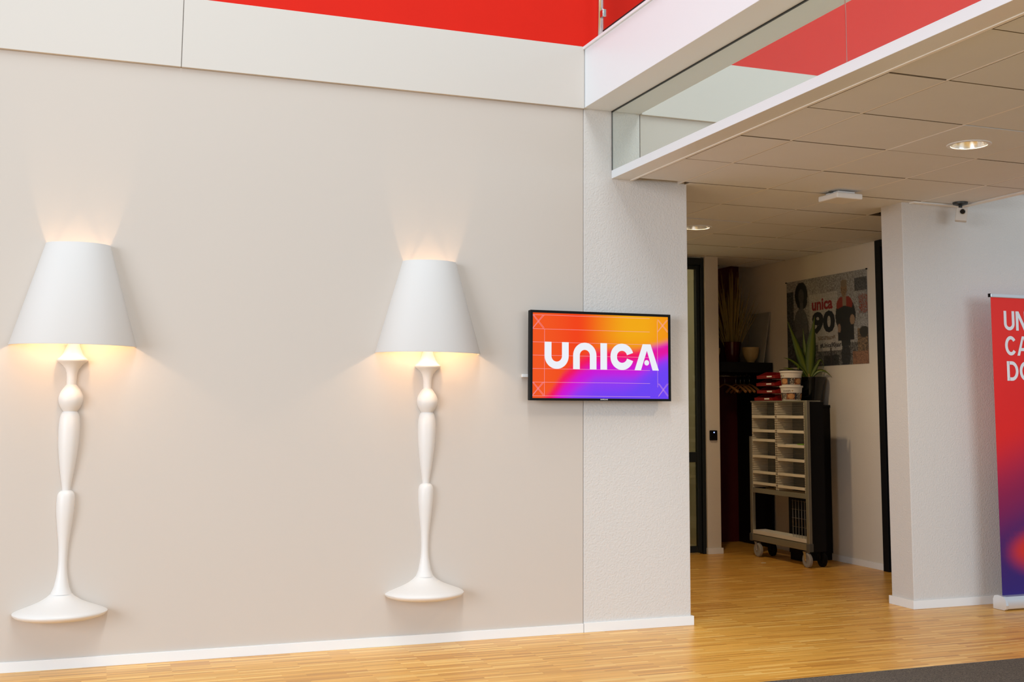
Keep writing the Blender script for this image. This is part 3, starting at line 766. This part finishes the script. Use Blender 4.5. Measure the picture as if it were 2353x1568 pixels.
# ------------------------------------------------------------------ poster
PY0, PY1, PZ0, PZ1 = 9.275, 8.060, 1.668, 2.462
ps = thing('poster', (XR-.004, (PY0+PY1)/2, PZ0), 'large printed poster with a red word and dark number on the corridor wall', 'poster')
def pp(u, v, d): return (XR-.004-d, PY0+u*(PY1-PY0), PZ1-v*(PZ1-PZ0))
pr_ = random.Random(3)
nz = [[pr_.random() for _ in range(181)] for _ in range(121)]
def noise(u, v): return nz[int(v*120)][int(u*180)]
def ell(u, v, a, b, ra, rb): return ((u-a)/ra)**2+((v-b)/rb)**2 < 1
def pcol(u, v):
    n = noise(u, v); g = .13+.30*n
    col = (g, g*.96, g*.9)
    if v > .76: k = .03+.22*n*n; col = (k, k*.95, k*.9)                          # lower street scene
    if u < .09 and v > .12: k = .015+.12*n*n; col = (k, k, k)
    if .86 < u and .08 < v < .22: k = .02+.10*n; col = (k, k*1.02, k*1.05)
    if .90 < u and .26 < v < .46 and n > .5: col = (.26, .06, .04)
    if u > .88 and v > .62: k = n*n; col = (.05+.30*k, .04+.17*k, .03+.08*k)
    if ell(u, v, .955, .66, .05, .06): col = (.03, .028, .025)
    if u > .82 and v > .86: k = n; col = (.12+.20*k, .06+.10*k, .04+.05*k)
    # person on the left: torso, arms, hair, face
    if ell(u, v, .185, .62, .105, .30) and v > .36: k = .045+.06*n; col = (k, k, k)
    if ell(u, v, .185, .47, .085, .14): k = .07+.07*n; col = (k, k, k)
    if abs(v-.60+.45*(u-.19)) < .045 and .11 < u < .27: col = (.12, .115, .11)
    if ell(u, v, .195, .17, .085, .145) or ell(u, v, .205, .26, .07, .08): col = (.012, .012, .012)
    if ell(u, v, .195, .185, .036, .085): k = .05+.03*n; col = (k, k*.97, k*.93)
    if abs(u-.197) < .02 and .26 < v < .34: col = (.09, .085, .08)
    if .09 < u < .29 and v > .78: k = .015+.05*n; col = (k, k, k)
    # pale panel that carries the words
    if .30 < u < .655 and .185 < v < .74: k = .30+.22*n; col = (k, k*.95, k*.88)
    if .40 < u < .62 and .672 < v < .715 and n > .45: col = (.16, .11, .07)       # small worn line of print
    if .40 < u < .70 and .735 < v < .84: k = .30+.2*n; col = (k, k*.95, k*.88)
    if v > .885 and .47 < u < .66: k = .012+.04*n; col = (k, k, k)
    if ell(u, v, .74, .90, .055, .13): k = .010+.03*n; col = (k, k, k*1.2)
    if .555 < u < .57 and v > .80: col = (.05, .045, .04)
    # person on the right: head, red shoulders, dark jacket, folded arms
    if .69 < u < .80 and v > .70 and v < .80: k = .02; col = (k, k, k*1.2)
    if ell(u, v, .745, .47, .118, .20): col = (.012, .012, .016)
    if .655 < u < .84 and .40 < v < .735: col = (.012, .012, .016)
    if ell(u, v, .735, .35, .095, .10) and v < .36+.35*abs(u-.735) and v > .26: col = (.24, .022, .014)
    if abs(u-.735) < .022 and .24 < v < .36: col = (.26, .19, .13)
    if ell(u, v, .733, .175, .036, .085): col = (.26, .165, .09) if n > .3 else (.10, .06, .04)
    if ell(u, v, .733, .115, .038, .04): col = (.20, .15, .10)
    if ell(u, v, .825, .52, .028, .055): col = (.30, .19, .12)
    if ell(u, v, .668, .60, .018, .05): col = (.28, .17, .12)
    return col
sheet = grid_print('sheet', 180, 120, pp, pcol, M['print'], ps)
flat('lettering', fit_text('unica', .335, .595, .245, .375, .035), pp, M['poster_red'], sheet, .0012)
flat('lettering', fit_text('90', .335, .620, .390, .640, .045), pp, M['poster_black'], sheet, .0012)
flat('lettering', fit_text('#Unica90jaar', .430, .690, .748, .815, .02), pp, M['poster_black'], sheet, .0012)
for y, z in ((PY0+.003, PZ1-.003), (PY1-.003, PZ1-.003)):
    bm = bmesh.new(); tube(bm, [(XR-.001, y, z), (XR-.012, y, z)], .006, 12); finish('pin', bm, M['black'], ps)

# ------------------------------------------------------------------ mail trolley
X0, X1, Y0, Y1 = 5.475, 5.640, 8.245, 9.165       # front, back, near end, far end
tr = thing('mail_trolley', (5.59, 8.70, 0), 'mail sorting trolley with two columns of open compartments', 'trolley')
ztop, zbot = 1.360, .598
for y in (Y0, Y1-.042):                            # posts
    for x in (X0,):
        zt = ztop if y == Y0 else 1.045
        box('post', (x, y, .18), (x+.03, y+.042, zt), M['alu'], tr, .003)
# sorter
s = box('sorter_back', (X1-.008, Y0+.042, zbot), (X1-.002, Y1-.042, ztop-.012), M['slot_back'], tr)
yd = 8.722
for y in (Y0+.043, yd-.020, yd+.010, Y1-.056): box('divider', (X0+.004, y, zbot), (X1-.008, y+.010, ztop-.012), M['slot'], tr)
box('top_board', (X0, Y0+.0425, ztop-.012), (X1, Y1-.030, ztop), M['alu'], tr, .002)
box('near_side_panel', (X0+.031, Y0+.006, .128), (X1, Y0+.016, ztop-.012), M['black_lam'], tr)
box('middle_beam', (X0, Y0+.0425, zbot-.045), (X0+.03, Y1-.0425, zbot-.004), M['alu'], tr, .003)
box('middle_beam', (X1-.03, Y0+.0425, zbot-.045), (X1, Y1-.0425, zbot-.004), M['alu'], tr, .003)
def shelf(z, y0, y1):
    bm = bmesh.new(); bx(bm, (X0+.006, y0, z-.012), (X1-.009, y1, z-.006)); bx(bm, (X0-.002, y0, z-.014), (X0+.006, y1, z+.010), .002)
    finish('shelf', bm, M['cream'], tr)
for z in (1.222, 1.100, 1.018, .876, .737, .640): shelf(z, yd+.0205, Y1-.0565)
for z in (1.224, 1.100, .980, .862, .739, .634): shelf(z, Y0+.0535, yd-.0205)
# lower frame, tray, grid
for lo, hi in (((X0-.004, Y0+.03, .135), (X0+.036, Y1-.02, .190)), ((X1-.034, Y0+.03, .135), (X1+.004, Y1-.02, .190))):
    box('base_beam', lo, hi, M['alu'], tr, .004)
for y in (Y0-.004, Y1-.036):
    box('base_end', (X0+.036, y+.018, .137), (X1-.034, y+.036, .188), M['grey_pl'], tr, .004)
    for x in (X0-.008,): box('corner_block', (x, y-.004, .128), (x+.044, y+.044, .196), M['grey_pl'], tr, .006)
bm = bmesh.new(); bx(bm, (X0+.004, Y0+.045, .196), (X1-.035, Y1-.045, .202))
for lo, hi in (((X0-.002, Y0+.045, .196), (X0+.004, Y1-.045, .228)), ((X1-.041, Y0+.045, .196), (X1-.035, Y1-.045, .228)), ((X0+.004, Y0+.045, .196), (X1-.041, Y0+.051, .228)), ((X0+.004, Y1-.051, .196), (X1-.041, Y1-.045, .228))): bx(bm, lo, hi, .0015)
finish('bottom_tray', bm, M['tray_white'], tr)
gx = X1-.05
for k in range(9):
    y = Y0+.055+.045*k; bm = bmesh.new(); tube(bm, [(gx, y, .20), (gx, y, .52)], .0018, 6); finish('wire', bm, M['steel'], tr, smooth=True)
for k in range(5):
    z = .225+.072*k; bm = bmesh.new(); tube(bm, [(X0+.03, Y0+.052, z), (gx, Y0+.053, z), (gx, Y0+.43, z)], .002, 6); finish('wire', bm, M['steel'], tr, smooth=True)
# casters
for x in (X0+.012, X1-.012):
    for y in (Y0+.045, Y1-.115):
        ca = None
        bm = bmesh.new(); n = 28; r = .060
        prof = [(.0, .013), (.038, .013), (.042, .015), (.054, .015), (.060, .010), (.060, -.010), (.054, -.015), (.042, -.015), (.038, -.013), (0, -.013)]
        lathe(bm, (0, 0, 0), prof, n)
        bmesh.ops.transform(bm, matrix=Matrix.Translation((x-.004, y, .060)) @ Matrix.Rotation(PI/2, 4, 'Y'), verts=bm.verts)
        w = autosmooth(finish('wheel', bm, M['rubber'] if x < 5.5 else M['black'], tr), 40)  # rear casters coloured black in place of the shade behind
        bm = bmesh.new(); tube(bm, [(x-.026, y, .060), (x+.020, y, .060)], .008, 12); finish('axle', bm, M['steel'] if x < 5.5 else M['black'], w)
        bm = bmesh.new()
        for sx in (-.022, .016): prism(bm, [(x-.004+sx+.002, y-.012, .052), (x-.004+sx+.002, y+.012, .052), (x-.004+sx+.002, y+.034, .125), (x-.004+sx+.002, y-.004, .125)], (.003, 0, 0))
        bx(bm, (x-.026, y-.006, .123), (x+.017, y+.036, .129)); finish('fork', bm, M['steel'] if x < 5.5 else M['black'], tr)
# papers in a compartment
pb = thing('paper_stack', (5.57, 8.40, .978), 'small stack of papers with a green card in the sorting trolley', 'paper stack')
for k in range(3): box('sheet', (5.490+.004*k, 8.33+.01*k, .9745+.006*k), (5.625, 8.62-.008*k, .9800+.006*k), M['paper'], pb)
box('card', (5.489, 8.325, .9935), (5.62, 8.42, .998), M['green'], pb)

# red letter trays on the trolley
def letter_tray(z, dy, dx, label):
    y0, y1, x0, x1 = 8.735+dy, 9.035+dy, 5.485+dx, 5.690
    t = thing('letter_tray', ((x0+x1)/2, (y0+y1)/2, z), label, 'letter tray', 'stacked red letter trays')
    box('floor_plate', (x0, y0+.004, z), (x1, y1-.004, z+.004), M['red_pl'], t, .001)
    for y in (y0, y1-.004):
        bm = bmesh.new(); prism(bm, [(x0, y, z), (x1, y, z), (x1, y, z+.062), (x0+.10, y, z+.062), (x0+.02, y, z+.030), (x0, y, z+.026)], (0, .004, 0)); finish('side', bm, M['red_pl'], t)
    box('back', (x1-.004, y0+.004, z+.004), (x1, y1-.004, z+.060), M['red_pl'], t)
    bm = bmesh.new(); prism(bm, [(x0, y0+.004, z+.004), (x0, y1-.004, z+.004), (x0-.004, y1-.004, z+.027), (x0-.004, y0+.004, z+.027)], (.004, 0, 0)); f = finish('front_lip', bm, M['red_pl'], t)
    box('label', (x0-.0062, y0+.045, z+.010), (x0-.0045, y0+.125, z+.022), M['label'], f)
    return t
for i, (dy, dx, nm) in enumerate(((.035, -.006, 'lowest'), (.0, 0, 'second lowest'), (.004, -.003, 'second highest'), (.0, .0, 'topmost'))):
    letter_tray(ztop+.001+.0645*i, dy, dx, 'red plastic letter tray, %s of the stack on the trolley' % nm)

# buckets
def curved(polys, c, r0, ang0, s):
    """2D (arc length, z) -> points on a cylinder"""
    return [[(c[0]+r0(p[1])*math.cos(ang0+s*p[0]/.09), c[1]+r0(p[1])*math.sin(ang0+s*p[0]/.09), c[2]+p[1]) for p in q] for q in polys]
def bucket(z, label, turn, dark_lid):
    c = (5.572, 8.618, z); t = thing('bucket', c, label, 'bucket', 'white printed tubs on the trolley')
    rad = lambda h: .080+.012*h/.125
    bm = bmesh.new(); lathe(bm, c, [(0, 0), (.078, 0), (.080, .003), (.092, .108), (.0945, .110), (.0945, .114), (.0965, .116), (.0965, .120), (.094, .121), (.090, .119), (0, .119)], 48)
    autosmooth(finish('tub', bm, M['white_pl'], t), 35)
    bm = bmesh.new(); lathe(bm, c, [(.0975, .112), (.1, .1125), (.1, .1245), (.097, .127), (0, .127)], 48); autosmooth(finish('lid', bm, M['white_pl'] if not dark_lid else M['white_pl'], t), 35)
    if dark_lid:
        bm = bmesh.new(); lathe(bm, c, [(0, .1275), (.098, .1275), (.1, .1285), (.1, .1335), (.097, .135), (0, .135)], 48); autosmooth(finish('cover', bm, M['black'], t), 35)
    # printed sleeve: warm photographic print, no readable face
    bm = bmesh.new(); col = bm.loops.layers.float_color.new('print'); n, m = 96, 14; rr = random.Random(5)
    pat = [[rr.random() for _ in range(n+1)] for _ in range(m+1)]
    def cf(i, j):
        a = (i/n*4+turn) % 1.0; k = pat[j][i]; h = j/m
        if (a-.62)**2/.05+(h-.5)**2/.16 < 1: return mixc((.50, .22, .07), (.62, .36, .16), k)
        if a < .32: return mixc((.04, .035, .03), (.60, .52, .42), sstep(.45, .8, k))
        if a > .86 or h > .9: return (.02, .03, .05)
        return mixc((.05, .03, .02), (.42, .14, .05), k)
    vs = [[bm.verts.new((c[0]+(rad(.008+.058*j/m)+.0009)*math.cos(2*PI*i/n), c[1]+(rad(.008+.058*j/m)+.0009)*math.sin(2*PI*i/n), c[2]+.008+.058*j/m)) for i in range(n)] for j in range(m+1)]
    for j in range(m):
        for i in range(n):
            f = bm.faces.new((vs[j][i], vs[j][(i+1) % n], vs[j+1][(i+1) % n], vs[j+1][i]))
            for lp, (a, b) in zip(f.loops, ((i, j), (i+1, j), (i+1, j+1), (i, j+1))): lp[col] = (*cf(a, b), 1)
    finish('sleeve', bm, M['print'], t)
    pl, (a, b, e, d) = text_polys('Steun', 1.0, .012)
    k = .024/(d-e)
    polys = [[((p[0]-a)*k, .074+(p[1]-e)*k) for p in q] for q in pl]
    ang = PI+.12-turn*2.0
    P3 = curved(polys, c, lambda h: rad(h)+.0012, ang, 1)
    bm = bmesh.new()
    for q in P3: bm.faces.new([bm.verts.new(p) for p in q])
    finish('lettering', bm, M['ink'], t, recalc=False)
    ring = [[(.088+.0075*math.cos(2*PI*i/20), .085+.0075*math.sin(2*PI*i/20)) for i in range(20)]]
    P3 = curved(ring, c, lambda h: rad(h)+.0012, ang, 1); bm = bmesh.new(); bm.faces.new([bm.verts.new(p) for p in P3[0]]); finish('emblem', bm, M['bowl'], t, recalc=False)
    return t
bucket(ztop+.001, 'white printed tub standing on the trolley, lower of two', 0, False)
bucket(ztop+.129, 'white printed tub with a dark lid, upper of two', .45, True)

# paper scrap on the floor
bm = bmesh.new(); prism(bm, [(5.27, 8.66, .0006), (5.305, 8.645, .0006), (5.32, 8.665, .0006), (5.285, 8.68, .0006)], (0, 0, .0012))
o = finish('paper_scrap', bm, M['paper']); tag(o, 'tiny white paper scrap on the corridor floor before the trolley', 'paper scrap')

# ------------------------------------------------------------------ black cabinet and plant
cbn = thing('cabinet', (5.845, 8.76, 0), 'narrow black cabinet against the corridor wall under the plant', 'cabinet')
CT = 1.325
box('body', (5.652, 8.632, .06), (5.968, 8.82, CT-.022), M['black_lam'], cbn, .002)
box('top', (5.646, 8.626, CT-.022), (5.969, 8.826, CT), M['black_lam'], cbn, .002)
box('plinth', (5.660, 8.634, 0), (5.958, 8.815, .06), M['black_lam'], cbn)

pc = (5.812, 8.700, CT)
pl_ = thing('potted_plant', pc, 'green dracaena with strap leaves in a glossy black pot', 'potted plant')
bm = bmesh.new(); rings = []
def sq(r, z, n=32, e=3.2):
    out = []
    for i in range(n):
        a = 2*PI*i/n+math.radians(28); c_, s_ = math.cos(2*PI*i/n), math.sin(2*PI*i/n)
        k = (abs(c_)**e+abs(s_)**e)**(-1/e)
        out.append(bm.verts.new((pc[0]+r*k*math.cos(a), pc[1]+r*k*math.sin(a), pc[2]+z)))
    return out
prof = [(.083, 0), (.086, .004), (.098, .06), (.116, .15), (.134, .232), (.136, .238), (.134, .242), (.128, .242), (.124, .225)]
rg = [sq(r*.96, z) for r, z in prof]
for a, b in zip(rg[:-1], rg[1:]):
    for i in range(32): bm.faces.new((a[i], a[(i+1) % 32], b[(i+1) % 32], b[i]))
bm.faces.new(rg[0][::-1]); autosmooth(finish('pot', bm, M['black_gloss'], pl_), 50)
bm = bmesh.new(); s_ = sq(.119, .222); bm.faces.new(s_); finish('soil', bm, M['soil'], pl_)
RTv = Vector((.934, -.357, 0)); FWv = Vector((.357, .934, 0))
def leaf(pts, wmax, tilt=0.0, edge=(.025, .07, .008), core=(.17, .22, .015)):
    bm = bmesh.new(); col = bm.loops.layers.float_color.new('print'); n = 14
    P = []
    for i in range(n+1):      # Catmull style sampling through three control points (quadratic Bezier)
        s = i/n; a, b, c = [Vector(p) for p in pts]
        P.append((1-s)**2*a+2*s*(1-s)*b+s*s*c)
    rows = []
    for i, p in enumerate(P):
        s = i/n; t = (P[min(i+1, n)]-P[max(i-1, 0)]).normalized()
        side = t.cross(FWv if abs(t.dot(FWv)) < .9 else Vector((0, 0, 1))).normalized()
        side = (Matrix.Rotation(tilt, 4, t) @ side)
        nn = side.cross(t)
        w = wmax*(.42+.58*math.sin(PI*min(1, s*1.15+.12)))*(1 if s < .72 else max(.02, (1-s)/.28)**.8)
        rows.append([bm.verts.new(p+side*w*k+nn*w*.35*abs(k)) for k in (-1, -.55, 0, .55, 1)])
    for A, B in zip(rows[:-1], rows[1:]):
        for k in range(4):
            f = bm.faces.new((A[k], A[k+1], B[k+1], B[k]))
            for lp, kk in zip(f.loops, (k, k+1, k+1, k)):
                lp[col] = (*(edge if kk in (0, 4) else mixc(core, edge, .65 if kk in (1, 3) else 0)), 1)
    o = finish('leaf', bm, M['leaf'], pl_, smooth=True, recalc=False)
    m = o.modifiers.new('thickness', 'SOLIDIFY'); m.thickness = .0016; m.offset = 0
    return o
b0 = Vector((pc[0], pc[1], CT+.235))
def at(r, z, d=0): return b0+RTv*r+Vector((0, 0, z))+FWv*d
lv = [((0, 0), (-.085, .24), (-.195, .50), .040, .3), ((0, 0), (.015, .30), (.045, .54), .046, .1), ((0, 0), (-.10, .20), (-.135, .40), .030, .9),
      ((0, 0), (-.10, .16), (-.235, .175), .020, .5), ((0, 0), (-.14, .10), (-.225, .085), .020, .6), ((0, 0), (-.12, .18), (-.12, .03), .014, .4),
      ((0, 0), (.06, .12), (.09, .16), .018, -.3), ((0, 0), (.09, .14), (.275, .005), .018, -.6), ((0, 0), (.12, .30), (.150, .05), .008, -.4),
      ((0, 0), (-.03, .22), (-.03, .44), .028, -.5), ((0, 0), (.03, .16), (.075, .25), .022, -.5)]
dep = [-.05, -.06, .04, -.04, .03, -.08, -.05, -.045, .02, .07, .05]
for (a, b, c, w, tl), d in zip(lv, dep):
    q = [at(a[0]*.5, a[1]-.02, d*.15), at(b[0], b[1], d*.6), at(c[0], c[1], d)]
    for p in q: p.x = min(p.x, XR-.025)
    leaf(q, w, tl)
bm = bmesh.new(); tube(bm, [at(0, -.03), at(-.004, .03), at(0, .09)], [.016, .014, .008], 12); finish('stem', bm, M['grass'], pl_, smooth=True)
